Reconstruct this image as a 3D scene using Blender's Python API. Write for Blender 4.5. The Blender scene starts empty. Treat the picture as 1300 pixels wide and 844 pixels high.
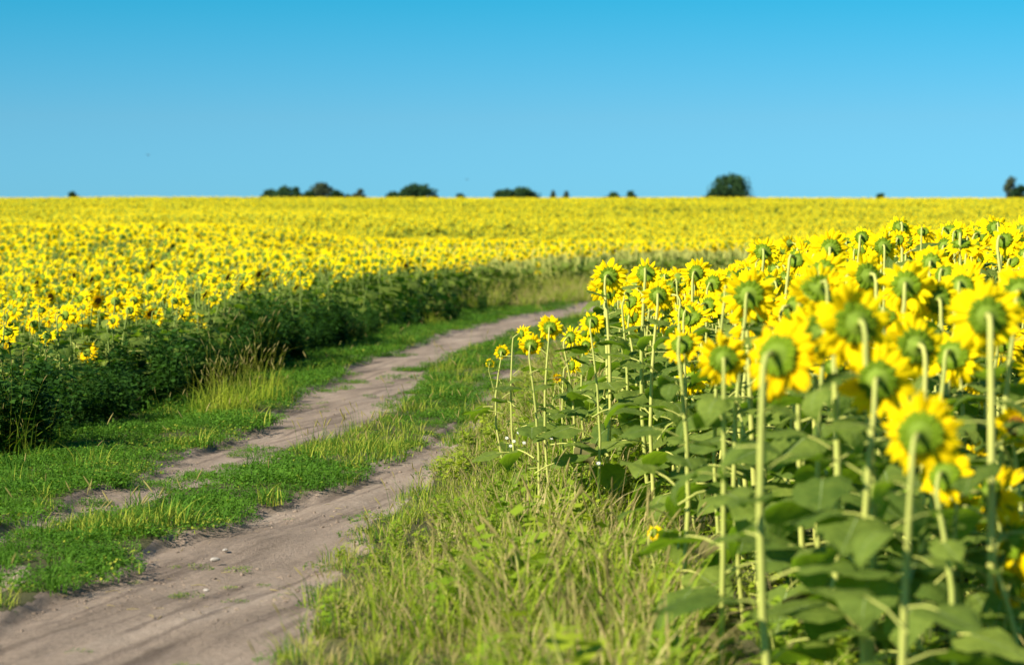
import bpy, math, random
import numpy as np
from mathutils import Vector, Matrix, Euler

random.seed(11)
RNG = np.random.default_rng(7)
S = bpy.context.scene
COL = S.collection
R = math.radians

# ------------------------------------------------------------------ camera
F = 3000.0                 # focal length in photo pixels (1300 wide)
EYE = 1.47
PITCH = math.atan((422 - 316) / F)
cam_d = bpy.data.cameras.new('camera')
cam_d.sensor_width = 36.0
cam_d.lens = 36.0 * F / 1300
cam_d.clip_start = 0.1
cam_d.clip_end = 9000
cam_d.dof.use_dof = True
cam_d.dof.focus_distance = 15.0
cam_d.dof.aperture_fstop = 3.0
cam = bpy.data.objects.new('camera', cam_d)
cam.location = (0, 0, EYE)
cam.rotation_euler = (math.pi / 2 - PITCH, 0, 0)
COL.objects.link(cam)
S.camera = cam

# ------------------------------------------------------------------ light
SUN_EL = R(35)
SUN_DIR = Vector((-0.76, -0.65, 0)).normalized() * math.cos(SUN_EL) + Vector((0, 0, math.sin(SUN_EL)))   # towards the sun
w = bpy.data.worlds.new('World')
S.world = w
w.use_nodes = True
nt = w.node_tree
bg = nt.nodes['Background']
sky = nt.nodes.new('ShaderNodeTexSky')
sky.sky_type = 'NISHITA'
sky.sun_disc = False
sky.sun_elevation = SUN_EL
sky.sun_rotation = math.atan2(SUN_DIR.x, SUN_DIR.y)
sky.air_density = 1.0
sky.dust_density = 0.3
sky.ozone_density = 2.0
# the clear polarised blue of the photograph: the sky deepens quickly above the horizon
tc = nt.nodes.new('ShaderNodeTexCoord')
sx = nt.nodes.new('ShaderNodeSeparateXYZ')
nt.links.new(tc.outputs['Generated'], sx.inputs[0])
mr = nt.nodes.new('ShaderNodeMapRange')
mr.inputs['From Min'].default_value = 0.015
mr.inputs['From Max'].default_value = 0.115
nt.links.new(sx.outputs['Z'], mr.inputs['Value'])
ramp = nt.nodes.new('ShaderNodeValToRGB')
SKY_LOW = (0.21, 0.63, 1.18, 1)
SKY_MID = (0.22, 0.585, 0.92, 1)
SKY_TOP = (0.045, 0.585, 0.80, 1)
ramp.color_ramp.elements[0].color = SKY_LOW
ramp.color_ramp.elements[1].color = SKY_TOP
ramp.color_ramp.elements.new(.40).color = SKY_MID
nt.links.new(mr.outputs[0], ramp.inputs[0])
mx = nt.nodes.new('ShaderNodeMix')
mx.data_type = 'RGBA'
mx.blend_type = 'MULTIPLY'
mx.inputs[0].default_value = 1.0
nt.links.new(sky.outputs[0], mx.inputs[6])
nt.links.new(ramp.outputs[0], mx.inputs[7])
nt.links.new(mx.outputs[2], bg.inputs[0])
bg.inputs[1].default_value = 0.075

sun_d = bpy.data.lights.new('sun', 'SUN')
sun_d.energy = 4.8
sun_d.angle = R(0.5)
sun_d.color = (1.0, 0.93, 0.80)
sun = bpy.data.objects.new('sun', sun_d)
sun.rotation_euler = SUN_DIR.to_track_quat('Z', 'Y').to_euler()
sun.location = (-20, -20, 30)
COL.objects.link(sun)

S.view_settings.view_transform = 'Standard'
S.view_settings.look = 'None'
S.view_settings.gamma = 1
S.view_settings.use_curve_mapping = False
S.view_settings.exposure = 0.85
S.render.engine = 'CYCLES'
S.cycles.max_bounces = 6
S.cycles.diffuse_bounces = 3
S.cycles.glossy_bounces = 1
S.cycles.transmission_bounces = 3
S.cycles.use_denoising = True

# ------------------------------------------------------------------ projection helpers (photo pixel <-> place)
def uv_of(x, y, z=0.0):
    c, s = math.cos(PITCH), math.sin(PITCH)
    dz = z - EYE
    dep = y * c - dz * s
    up = y * s + dz * c
    dep = np.maximum(dep, 0.05)
    return 650 + F * x / dep, 422 - F * up / dep

def at_depth(u, v, d):
    c, s = math.cos(PITCH), math.sin(PITCH)
    up = (422 - v) / F
    ry, rz = c + up * s, up * c - s
    k = d / ry
    return (u - 650) / F * k, d, EYE + rz * k

def P(u, v):
    """ground point (flat) seen at a photo pixel"""
    c, s = math.cos(PITCH), math.sin(PITCH)
    up = (422 - v) / F
    ry, rz = c + up * s, up * c - s
    k = -EYE / rz
    return (u - 650) / F * k, ry * k

def inside(px, py, poly):
    poly = np.asarray(poly, float)
    res = np.zeros(px.shape, bool)
    n = len(poly)
    for i in range(n):
        x1, y1 = poly[i]
        x2, y2 = poly[(i + 1) % n]
        if y1 == y2:
            continue
        c = (y1 > py) != (y2 > py)
        xi = (x2 - x1) * (py - y1) / (y2 - y1) + x1
        res ^= c & (px < xi)
    return res

# value noise
_TAB = RNG.random((256, 256))
def vnoise(x, y, sc, off=0):
    x = np.asarray(x, float) / sc + off * 17.31
    y = np.asarray(y, float) / sc + off * 9.77
    xi, yi = np.floor(x).astype(int), np.floor(y).astype(int)
    fx, fy = x - xi, y - yi
    fx, fy = fx * fx * (3 - 2 * fx), fy * fy * (3 - 2 * fy)
    a = _TAB[xi % 256, yi % 256]; b = _TAB[(xi + 1) % 256, yi % 256]
    c = _TAB[xi % 256, (yi + 1) % 256]; d = _TAB[(xi + 1) % 256, (yi + 1) % 256]
    return (a * (1 - fx) + b * fx) * (1 - fy) + (c * (1 - fx) + d * fx) * fy

def fbm(x, y, sc, off=0, n=3):
    r, a, t = 0, 1, 0
    for i in range(n):
        r = r + a * vnoise(x, y, sc / 2 ** i, off + i * 3)
        t += a
        a *= .5
    return r / t

# ------------------------------------------------------------------ the lie of the land
_GD = [0, 62, 80, 100, 130, 160, 190, 220, 240, 270, 300, 400, 700, 1500, 3000]
_GZ = [0, 0, .22, .85, 2.0, 3.05, 4.0, 4.86, 5.2, 5.3, 5.1, 4.0, 1.5, 0, 0]
# smooth the profile
_gx = np.linspace(0, 3000, 3001)
_gz = np.interp(_gx, _GD, _GZ)
_k = np.hanning(31); _k /= _k.sum()
_gz[60:600] = np.convolve(_gz, _k, 'same')[60:600]
def ground_z(x, y):
    x = np.asarray(x, float); y = np.asarray(y, float)
    z = np.interp(y, _gx, _gz)
    left = np.clip((-x - 4) / 6, 0, 1); left = left * left * (3 - 2 * left)
    up = np.clip((y - 38) / 25, 0, 1); fade = np.clip((150 - y) / 60, 0, 1)
    z = z + left * .55 * up * up * (3 - 2 * up) * fade
    dip = np.clip((-x - 3.2) / 2, 0, 1) * np.clip((y - 18) / 6, 0, 1) * np.clip((46 - y) / 14, 0, 1)
    return z - .18 * dip

# polygons in photo pixels of the flat ground
LT_UP = [(-700, 860), (-300, 748), (-100, 694), (0, 664), (60, 645), (105, 626), (170, 603), (230, 579), (290, 556), (345, 529), (375, 509), (385, 500), (400, 487), (440, 466), (490, 448), (560, 425), (620, 408), (680, 397), (740, 387), (775, 382.5), (850, 379.5), (1000, 378), (1600, 377)]
LT_LOW = [(1600, 384), (1000, 385), (850, 388), (775, 391), (720, 402), (650, 422), (600, 438), (560, 460), (530, 488), (505, 512), (470, 531), (410, 549), (375, 563), (330, 580), (300, 592), (220, 610), (130, 631), (60, 656), (0, 678), (-100, 712), (-300, 770), (-700, 890)]
RT_UP = [(-300, 960), (-100, 860), (0, 790), (70, 752), (130, 728), (200, 703), (250, 680), (315, 655), (335, 634), (400, 622), (450, 608), (490, 592), (530, 577), (545, 566), (556, 552), (585, 522), (606, 494), (618, 470), (640, 448), (690, 430), (760, 413), (850, 402), (1000, 399), (1600, 398)]
RT_LOW = [(1600, 404), (1000, 407), (850, 411), (760, 421), (700, 438), (664, 462), (636, 490), (606, 524), (580, 556), (566, 585), (545, 605), (517, 630), (480, 655), (452, 680), (424, 705), (405, 745), (385, 790), (350, 860), (280, 1000), (-300, 1000)]
POLY_LT = LT_UP + LT_LOW
POLY_RT = RT_UP + RT_LOW
POLY_STRIP = [(-700, 890), (-300, 770)] + LT_LOW[::-1][2:] + RT_UP[::-1] + [(-700, 960)]

FIELD_L = [(-900, 615), (-60, 556), (0, 547), (150, 516), (250, 488), (330, 458), (440, 428), (530, 405), (600, 390), (700, 379), (800, 375), (1000, 373), (1900, 372), (1900, 300), (-900, 300)]
EDGE_R = [(930, 1100), (870, 860), (835, 755), (800, 690), (785, 650), (778, 600), (775, 560), (770, 520), (768, 480), (775, 440), (800, 420), (900, 413), (1100, 409), (1900, 407)]
FIELD_R = EDGE_R + [(3000, 407), (3000, 1100)]
VERGE_L = [(-900, 615)] + FIELD_L[1:13] + [(1600, 377)] + LT_UP[::-1][1:] + [(-900, 860)]
VERGE_R = [(1600, 404)] + RT_LOW[1:19] + [(340, 900), (250, 1100)] + EDGE_R

def to_ground(poly):
    out = []
    for u, v in poly:
        out.append(P(u, max(v, 330)))
    return out
G = {k: to_ground(p) for k, p in dict(LT=POLY_LT, RT=POLY_RT, ST=POLY_STRIP, VL=VERGE_L, VR=VERGE_R, FR=FIELD_R).items()}
_fl = [P(u, v) for u, v in FIELD_L[:13]]
G['FL'] = _fl + [(220, 78), (220, 1000), (-400, 1000), (-400, _fl[0][1])]

def warp(x, y, amp=.14, sc=.55):
    return x + amp * (fbm(x, y, sc, 1) - .5) * 2, y + 1.6 * amp * (fbm(x, y, sc, 5) - .5) * 2

def dirtness(x, y):
    """True where wheel tracks are bare"""
    wx, wy = warp(x, y)
    # the left rut reaches a little nearer than the grass lets one see
    d = inside(wx, wy, G['LT']) | inside(wx, wy, G['RT']) | ((y < 32) & (inside(wx, wy + .3, G['LT']) | inside(wx, wy + .6, G['LT']) | ((y < 17) & inside(wx, wy + .9, G['LT']))))
    st = inside(wx, wy, G['ST'])
    d |= st & (fbm(x, y * .5, .6, 12) > .64) & (y < 13.5)
    return d

def grown_over(x, y):
    """small plants creeping over the bare tracks"""
    d = dirtness(x, y)
    wx, wy = warp(x, y)
    rt = inside(wx, wy, G['RT'])
    far_rut = rt & (y > 19.5) & (fbm(x, y * .3, .5, 91) > .42)
    lt = ~rt & (fbm(x, y * .5, .42, 8) > .67) & (y < 34)
    return d & (far_rut | lt)

# ------------------------------------------------------------------ materials
def new_mat(name):
    m = bpy.data.materials.new(name)
    m.use_nodes = True
    t = m.node_tree
    t.nodes.clear()
    return m, t, t.nodes.new('ShaderNodeOutputMaterial')

def leafy(name, c1, c2, trans=.35, tcol=None, rough=.6, spec=.25, scale=40.0, objvar=.5, by='random'):
    """thin plant tissue: noise between two own colours, per-plant variation, translucency"""
    m, t, out = new_mat(name)
    N, L = t.nodes, t.links
    geo = N.new('ShaderNodeTexCoord')
    nz = N.new('ShaderNodeTexNoise'); nz.inputs['Scale'].default_value = scale; nz.inputs['Detail'].default_value = 2
    L.new(geo.outputs['Object'], nz.inputs['Vector'])
    oi = N.new('ShaderNodeObjectInfo')
    a = N.new('ShaderNodeMath'); a.operation = 'MULTIPLY_ADD'
    L.new(oi.outputs['Random'], a.inputs[0]); a.inputs[1].default_value = objvar
    mm = N.new('ShaderNodeMath'); mm.operation = 'MULTIPLY_ADD'
    L.new(nz.outputs['Fac'], mm.inputs[0]); mm.inputs[1].default_value = 1.6 * (1 - objvar); mm.inputs[2].default_value = -.3 * (1 - objvar)
    L.new(mm.outputs[0], a.inputs[2])
    r = N.new('ShaderNodeMix'); r.data_type = 'RGBA'
    r.inputs[6].default_value = (*c1, 1); r.inputs[7].default_value = (*c2, 1)
    L.new(a.outputs[0], r.inputs[0])
    b = N.new('ShaderNodeBsdfPrincipled')
    b.inputs['Roughness'].default_value = rough
    b.inputs['Specular IOR Level'].default_value = spec
    if name == 'sunflower_leaf':
        bn = N.new('ShaderNodeTexNoise'); bn.inputs['Scale'].default_value = 45; bn.inputs['Detail'].default_value = 4
        L.new(geo.outputs['Object'], bn.inputs['Vector'])
        bp = N.new('ShaderNodeBump'); bp.inputs['Strength'].default_value = .7; bp.inputs['Distance'].default_value = .012
        L.new(bn.outputs['Fac'], bp.inputs['Height']); L.new(bp.outputs[0], b.inputs['Normal'])
    L.new(r.outputs[2], b.inputs['Base Color'])
    if trans > 0:
        tr = N.new('ShaderNodeBsdfTranslucent')
        if tcol:
            tm = N.new('ShaderNodeMix'); tm.data_type = 'RGBA'; tm.blend_type = 'MULTIPLY'; tm.inputs[0].default_value = 1
            tm.inputs[7].default_value = (*tcol, 1)
            L.new(r.outputs[2], tm.inputs[6]); L.new(tm.outputs[2], tr.inputs[0])
        else:
            L.new(r.outputs[2], tr.inputs[0])
        ms = N.new('ShaderNodeMixShader'); ms.inputs[0].default_value = trans
        L.new(b.outputs[0], ms.inputs[1]); L.new(tr.outputs[0], ms.inputs[2])
        L.new(ms.outputs[0], out.inputs[0])
    else:
        L.new(b.outputs[0], out.inputs[0])
    return m

M = {}
M['petal'] = leafy('petal_yellow', (.95, .61, .002), (.98, .80, .004), .36, (1.0, .92, .5), .7, .04, 25, .55)
M['bract'] = leafy('bract_green', (.085, .155, .006), (.23, .34, .014), .3, (1.2, 1.3, .6), .7, .08, 60, .4)
M['receptacle'] = leafy('receptacle_green', (.13, .20, .014), (.22, .30, .035), 0, None, .7, .08, 60, .4)
M['disc'] = leafy('disc_florets', (.30, .13, .012), (.12, .05, .01), 0, None, .9, .1, 220, .3)
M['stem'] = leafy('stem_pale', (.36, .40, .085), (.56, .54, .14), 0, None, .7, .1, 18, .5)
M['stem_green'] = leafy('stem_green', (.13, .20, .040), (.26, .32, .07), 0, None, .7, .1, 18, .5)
M['leaf'] = leafy('sunflower_leaf', (.070, .125, .020), (.25, .31, .050), .42, (1.6, 2.0, .4), .7, .10, 22, .55)
M['leaf_vein'] = leafy('leaf_vein', (.20, .28, .09), (.28, .34, .12), .2, None, .6, .2, 14, .5)
M['leaf_dry'] = leafy('leaf_dry', (.17, .15, .05), (.11, .10, .035), .2, None, .8, .1, 14, .5)
M['grass_lush'] = leafy('grass_lush', (.042, .125, .012), (.150, .300, .026), .35, (1.2, 1.3, .6), .7, .1, 3, .55)
M['grass_yellow'] = leafy('grass_yellow', (.24, .32, .025), (.46, .46, .06), .3, None, .7, .1, 3, .6)
M['grass_tall'] = leafy('grass_tall', (.13, .26, .014), (.42, .46, .035), .35, (1.2, 1.3, .6), .7, .1, 3, .6)
M['grass_dry'] = leafy('grass_dry', (.38, .29, .10), (.56, .46, .20), .25, None, .8, .06, 3, .6)
M['seed_head'] = leafy('grass_seed_head', (.30, .24, .08), (.44, .38, .12), .25, None, .8, .1, 8, .6)
M['weed'] = leafy('weed_leaf', (.018, .060, .009), (.060, .14, .018), .3, (1.2, 1.4, .6), .7, .08, 8, .6)
M['tree_leaf'] = leafy('tree_leaf', (.018, .055, .020), (.045, .095, .022), .15, None, .7, .2, 2, .5)
M['tree_far'] = leafy('tree_leaf_olive', (.05, .075, .04), (.085, .105, .045), .15, None, .7, .2, 2, .5)
M['bark'] = leafy('bark', (.10, .075, .05), (.05, .04, .03), 0, None, .9, .1, 6, .3)
M['white'] = leafy('white_petal', (.8, .8, .78), (.7, .7, .68), .2, None, .6, .2, 30, .3)
M['bird'] = leafy('dark_feathers', (.03, .03, .03), (.05, .045, .04), 0, None, .8, .2, 30, .3)
M['stone'] = leafy('pale_stone', (.42, .37, .31), (.32, .28, .23), 0, None, .9, .2, 30, .5)

def ground_material(name, dirt):
    m, t, out = new_mat(name)
    N, L = t.nodes, t.links
    geo = N.new('ShaderNodeNewGeometry')
    def noise(sc, det=5, st=None, rough=.6):
        n = N.new('ShaderNodeTexNoise'); n.inputs['Scale'].default_value = sc; n.inputs['Detail'].default_value = det
        n.inputs['Roughness'].default_value = rough
        if st:
            mp = N.new('ShaderNodeMapping'); mp.inputs['Scale'].default_value = st
            m0 = N.new('ShaderNodeMapping'); m0.inputs['Rotation'].default_value = (0, 0, R(13))
            L.new(geo.outputs['Position'], m0.inputs[0]); L.new(m0.outputs[0], mp.inputs[0]); L.new(mp.outputs[0], n.inputs['Vector'])
        else:
            L.new(geo.outputs['Position'], n.inputs['Vector'])
        return n
    def rampn(src, stops):
        r = N.new('ShaderNodeValToRGB')
        e = r.color_ramp.elements
        e[0].position, e[0].color = stops[0][0], (*stops[0][1], 1)
        e[1].position, e[1].color = stops[-1][0], (*stops[-1][1], 1)
        for p, c in stops[1:-1]:
            q = e.new(p); q.color = (*c, 1)
        L.new(src, r.inputs[0]); return r
    b = N.new('ShaderNodeBsdfPrincipled')
    b.inputs['Roughness'].default_value = .95
    b.inputs['Specular IOR Level'].default_value = .1
    bump = N.new('ShaderNodeBump'); bump.inputs['Strength'].default_value = .8; bump.inputs['Distance'].default_value = .02
    if dirt:
        n1 = noise(2.2, 6, (1.6, .22, 1))
        n2 = noise(38, 6)
        r1 = rampn(n1.outputs['Fac'], [(.25, (.215, .162, .118)), (.5, (.345, .264, .196)), (.72, (.46, .362, .275))])
        r2 = rampn(n2.outputs['Fac'], [(.3, (.74, .72, .70)), (.65, (1.06, 1.05, 1.04))])
        n3 = noise(4, 6, (2.6, .14, 1))
        r3 = rampn(n3.outputs['Fac'], [(.36, (.58, .57, .58)), (.50, (1, 1, 1))])
        m1 = N.new('ShaderNodeMix'); m1.data_type = 'RGBA'; m1.blend_type = 'MULTIPLY'; m1.inputs[0].default_value = 1
        L.new(r1.outputs[0], m1.inputs[6]); L.new(r2.outputs[0], m1.inputs[7])
        m2 = N.new('ShaderNodeMix'); m2.data_type = 'RGBA'; m2.blend_type = 'MULTIPLY'; m2.inputs[0].default_value = 1
        L.new(m1.outputs[2], m2.inputs[6]); L.new(r3.outputs[0], m2.inputs[7])
        L.new(m2.outputs[2], b.inputs['Base Color'])
        n4 = noise(60, 8, None, .7)
        L.new(n4.outputs['Fac'], bump.inputs['Height'])
    else:
        n1 = noise(1.2, 6)
        r1 = rampn(n1.outputs['Fac'], [(.3, (.055, .060, .022)), (.6, (.11, .10, .045)), (.75, (.17, .14, .08))])
        L.new(r1.outputs[0], b.inputs['Base Color'])
        n4 = noise(30, 6)
        L.new(n4.outputs['Fac'], bump.inputs['Height'])
    L.new(bump.outputs[0], b.inputs['Normal'])
    L.new(b.outputs[0], out.inputs[0])
    return m
M['soil'] = ground_material('field_soil', False)
M['dirt'] = ground_material('dry_dirt', True)

# ------------------------------------------------------------------ mesh helpers
class MB:
    def __init__(self):
        self.v, self.f, self.m = [], [], []
    def add(self, verts, faces, mat=0):
        o = len(self.v)
        self.v.extend(tuple(p) for p in verts)
        self.f.extend(tuple(i + o for i in q) for q in faces)
        self.m.extend([mat] * len(faces))
    def add_mb(self, other, mtx, matmap=None):
        o = len(self.v)
        self.v.extend(tuple(mtx @ Vector(p)) for p in other.v)
        self.f.extend(tuple(i + o for i in q) for q in other.f)
        self.m.extend([matmap[k] if matmap else k for k in other.m])
    def tube(self, pts, rad, n=6, mat=0, cap=True):
        pts = [Vector(p) for p in pts]
        rings = []
        prev = None
        for i, p in enumerate(pts):
            d = (pts[min(i + 1, len(pts) - 1)] - pts[max(i - 1, 0)]).normalized()
            if prev is None:
                a = Vector((1, 0, 0)) if abs(d.x) < .8 else Vector((0, 1, 0))
                s = (a - d * a.dot(d)).normalized()
            else:
                s = (prev - d * prev.dot(d)).normalized()
            prev = s
            q = d.cross(s)
            r = rad[i] if hasattr(rad, '__len__') else rad
            rings.append([p + (s * math.cos(2 * math.pi * k / n) + q * math.sin(2 * math.pi * k / n)) * r for k in range(n)])
        vs = [x for g in rings for x in g]
        fs = [(i * n + k, i * n + (k + 1) % n, (i + 1) * n + (k + 1) % n, (i + 1) * n + k) for i in range(len(pts) - 1) for k in range(n)]
        if cap:
            fs.append(tuple(range((len(pts) - 1) * n, len(pts) * n)))
        self.add(vs, fs, mat)
    def lathe(self, prof, n, mat=0):
        """prof: (radius, z) from rim to tip"""
        vs = [(r * math.cos(2 * math.pi * k / n), r * math.sin(2 * math.pi * k / n), z) for r, z in prof for k in range(n)]
        fs = [(i * n + k, i * n + (k + 1) % n, (i + 1) * n + (k + 1) % n, (i + 1) * n + k) for i in range(len(prof) - 1) for k in range(n)]
        fs.append(tuple(range((len(prof) - 1) * n, len(prof) * n)))
        self.add(vs, fs, mat)
    def strip(self, rows, mat=0):
        """rows of equally many points"""
        n = len(rows[0])
        vs = [p for r in rows for p in r]
        fs = [(i * n + k, i * n + k + 1, (i + 1) * n + k + 1, (i + 1) * n + k) for i in range(len(rows) - 1) for k in range(n - 1)]
        self.add(vs, fs, mat)
    def mesh(self, name, mats, smooth=True):
        me = bpy.data.meshes.new(name)
        me.from_pydata([tuple(p) for p in self.v], [], self.f)
        for mt in mats:
            me.materials.append(M[mt])
        me.polygons.foreach_set('material_index', self.m)
        me.polygons.foreach_set('use_smooth', [smooth] * len(self.f))
        me.update()
        return me

def link(name, data, parent=None, mtx=None):
    o = bpy.data.objects.new(name, data)
    COL.objects.link(o)
    if parent is not None:
        o.parent = parent
    if mtx is not None:
        o.matrix_local = mtx
    return o

def tag(o, label=None, cat=None, group=None, kind=None):
    if label: o['label'] = label
    if cat: o['category'] = cat
    if group: o['group'] = group
    if kind: o['kind'] = kind
    return o

# ------------------------------------------------------------------ ground and track
ys = [-30, -10, 0, 3]
y = 5.0
while y < 95:
    ys.append(y); y *= 1.0055 if y < 40 else 1.012
while y < 420:
    ys.append(y); y += 6
ys += [500, 650, 900, 1300, 2000, 3500]
xs = [-2500, -900, -400, -200, -120, -80, -60, -45, -34, -26, -20, -16]
x = -13.0
while x < -6.0: xs.append(x); x += .12
while x < 2.6: xs.append(x); x += .016
while x < 14: xs.append(x); x += .12
xs += [15, 18, 22, 28, 36, 50, 70, 100, 160, 260, 500, 1000, 2500]
xs = np.array(xs); ys = np.array(ys)
X, Y = np.meshgrid(xs, ys)
near = (Y < 100)
D = np.zeros(X.shape, bool)
sel = near & (np.abs(X) < 30) & (Y > 3)
D[sel] = dirtness(X[sel], Y[sel])
# soft rut shape
Df = D.astype(float)
for _ in range(5):
    Df[1:-1, 1:-1] = (Df[1:-1, 1:-1] * 2 + Df[:-2, 1:-1] + Df[2:, 1:-1] + Df[1:-1, :-2] + Df[1:-1, 2:]) / 6
Z = ground_z(X, Y)
fade = np.clip((90 - Y) / 30, 0, 1)
Z -= .045 * Df * fade
Z += (fbm(X, Y, 2.4, 20) - .5) * .10 * fade
Z += (fbm(X, Y, .5, 23) - .5) * .030 * fade * (1 - .4 * Df)
_xa = X * math.cos(R(13)) - Y * math.sin(R(13)); _ya = X * math.sin(R(13)) + Y * math.cos(R(13))
Z += (fbm(_xa, _ya * .16, .34, 27) - .5) * .065 * Df * fade
Z += (fbm(X, Y, .10, 29, 2) - .5) * .012 * Df * np.clip((30 - Y) / 15, 0, 1)
# tyre furrows along the right track
def make_sheet(name, keep, mat, kind_label):
    nx = X.shape[1]
    ii, jj = np.nonzero(keep)
    a = ii * nx + jj
    faces = np.stack([a, a + 1, a + nx + 1, a + nx], 1)
    used, inv = np.unique(faces, return_inverse=True)
    inv = inv.reshape(faces.shape)
    co = np.stack([X.ravel(), Y.ravel(), Z.ravel()], 1)[used]
    me = bpy.data.meshes.new(name)
    me.vertices.add(len(co)); me.vertices.foreach_set('co', co.ravel())
    me.loops.add(inv.size); me.loops.foreach_set('vertex_index', inv.ravel().astype(np.int32))
    me.polygons.add(len(faces))
    me.polygons.foreach_set('loop_start', np.arange(0, inv.size, 4, dtype=np.int32))
    me.polygons.foreach_set('loop_total', np.full(len(faces), 4, np.int32))
    me.polygons.foreach_set('use_smooth', np.ones(len(faces), bool))
    me.materials.append(M[mat])
    me.update(calc_edges=True); me.validate()
    o = link(name, me)
    tag(o, kind_label, None, None, 'structure')
    return o
cell = (Df[:-1, :-1] > .04) & (Y[:-1, :-1] > 4) & (Y[:-1, :-1] < 95)
make_sheet('ground', ~cell, 'soil', 'soil of the sunflower fields and verges reaching the horizon')
make_sheet('dirt_track', cell, 'dirt', 'dry brown dirt wheel tracks curving between the sunflower fields')

def gz(x, y):
    return float(ground_z(x, y))

# ------------------------------------------------------------------ sunflower parts
def petals_mb(r, L, n, wdt, rng, seg=4, layers=2, fwd=.25):
    mb = MB()
    for ly in range(layers):
        for k in range(n):
            a = 2 * math.pi * (k + .5 * ly) / n + rng.uniform(-.10, .10)
            if rng.random() < .03: continue
            l = L * rng.uniform(.66, 1.15)
            wd = wdt * rng.uniform(.8, 1.15)
            lift = fwd * rng.uniform(-.8, 1.6) + (.12 if ly == 0 else -.10)
            tw = rng.uniform(-.5, .5)
            side = rng.uniform(-.15, .15)
            curl = rng.uniform(-.5, .9)
            rows = []
            for i in range(seg + 1):
                t = i / seg
                ww = wd * (0.42 + .58 * math.sin(min(1, t * 1.35) * math.pi / 2)) * (1 - max(0, (t - .5) / .5) ** 2.0) + .0012
                rr = r * .93 + l * t * (1 - .1 * abs(lift))
                z = lift * l * t + curl * l * .35 * t * t + .002 * ly
                off = side * l * t * t
                tt = tw * t
                row = []
                for s in (-1, 0, 1):
                    sx_ = s * ww / 2 * math.cos(tt) + off
                    sz_ = s * ww / 2 * math.sin(tt) + (-.12 * ww if s == 0 else .06 * ww)
                    row.append((rr * math.cos(a) - sx_ * math.sin(a), rr * math.sin(a) + sx_ * math.cos(a), z + sz_))
                rows.append(row)
            mb.strip(rows)
    return mb

def bracts_mb(r, rng, n=16, layers=2, ext=.030):
    mb = MB()
    for ly in range(layers):
        for k in range(n):
            a = 2 * math.pi * (k + .5 * ly) / n + rng.uniform(-.12, .12)
            r0 = r * (.62 + .22 * ly)
            L = (r - r0) + ext * rng.uniform(.6, 1.25)
            wd = r * .42 * rng.uniform(.8, 1.15)
            rows = []
            out_ = rng.uniform(-.55, .15)
            for i in range(4):
                t = i / 3
                ww = wd * (1.0, 1.0, .62, .04)[i]
                rr = r0 + L * t
                z = -.020 + .004 * ly + .012 * t + out_ * L * t * t - .004 * math.sin(t * 3)
                rows.append([(rr * math.cos(a) - s * ww / 2 * math.sin(a), rr * math.sin(a) + s * ww / 2 * math.cos(a), z + (-.003 if s == 0 else 0)) for s in (-1, 0, 1)])
            mb.strip(rows)
    return mb

def receptacle_mb(r, n=18):
    mb = MB()
    mb.lathe([(r, .004), (r * 1.0, -.006), (r * .86, -.017), (r * .6, -.024), (r * .34, -.029), (r * .2, -.036), (.0095, -.048)], n)
    return mb

def disc_mb(r, rng, n=20):
    mb = MB()
    mb.lathe([(r * .99, .004), (r * .92, .012), (r * .7, .014), (r * .55, .011), (r * .25, .007), (.001, .006)], n)
    v = mb.v
    mb.v = [(x + rng.uniform(-.0012, .0012), y + rng.uniform(-.0012, .0012), z + rng.uniform(-.0015, .0015)) for x, y, z in v]
    return mb

def leaf_mb(rng, size=.2, pet=.10, rows_n=7, cols=7, droop=1.0, pm=0, lm=1, vm=2):
    """petiole from the origin along +X then a heart-shaped toothed blade"""
    mb = MB()
    up = rng.uniform(.15, .6)
    p1 = Vector((pet * .55, 0, pet * up * .75)); p2 = Vector((pet, 0, pet * up))
    mb.tube([(0, 0, 0), p1, p2, p2 + Vector((.015, 0, 0))], [.0045, .0035, .003, .002], 4, pm, False)
    ang = rng.uniform(-.1, .3)
    L = size * rng.uniform(.9, 1.1)
    W = L * rng.uniform(.78, .95)
    prev = p2.copy()
    a = ang
    rows = []
    cup = rng.uniform(-.10, .38)
    wav = rng.uniform(0, 6)
    for i in range(rows_n):
        t = i / (rows_n - 1)
        wf = (.50, .92, 1.0, .88, .66, .38, .03)[int(round(t * 6))] if rows_n > 5 else (.6, 1.0, .85, .5, .04)[min(4, int(round(t * 4)))]
        jag = 1 + rng.uniform(-.05, .05)
        row = []
        for j in range(cols):
            s = 2 * j / (cols - 1) - 1
            x_back = -(.16 * L) * abs(s) ** 1.4 * (1 - t) ** 2
            yy = s * W / 2 * wf * jag
            zz = cup * abs(yy) - .9 * cup * abs(s) ** 3 * abs(yy) + .008 * math.sin(t * 9 + s * 4 + wav) * abs(s) + rng.uniform(-.002, .002)
            row.append((prev.x + x_back * math.cos(a), yy, prev.z + x_back * -math.sin(a) * -1 + zz))
        rows.append(row)
        step = L / (rows_n - 1)
        prev = prev + Vector((math.cos(a) * step, 0, -math.sin(-a) * step if False else math.sin(-a) * step))
        a += droop * 1.5 / (rows_n - 1)
    mb.strip(rows, lm)
    if vm is not None:
        c = cols // 2
        mid = [Vector(r_[c]) + Vector((0, 0, .0012)) for r_ in rows]
        mb.strip([[m_ + Vector((0, -.0022 * (1 - i / 7), 0)), m_ + Vector((0, .0022 * (1 - i / 7), 0))] for i, m_ in enumerate(mid)], vm)
    return mb

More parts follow.
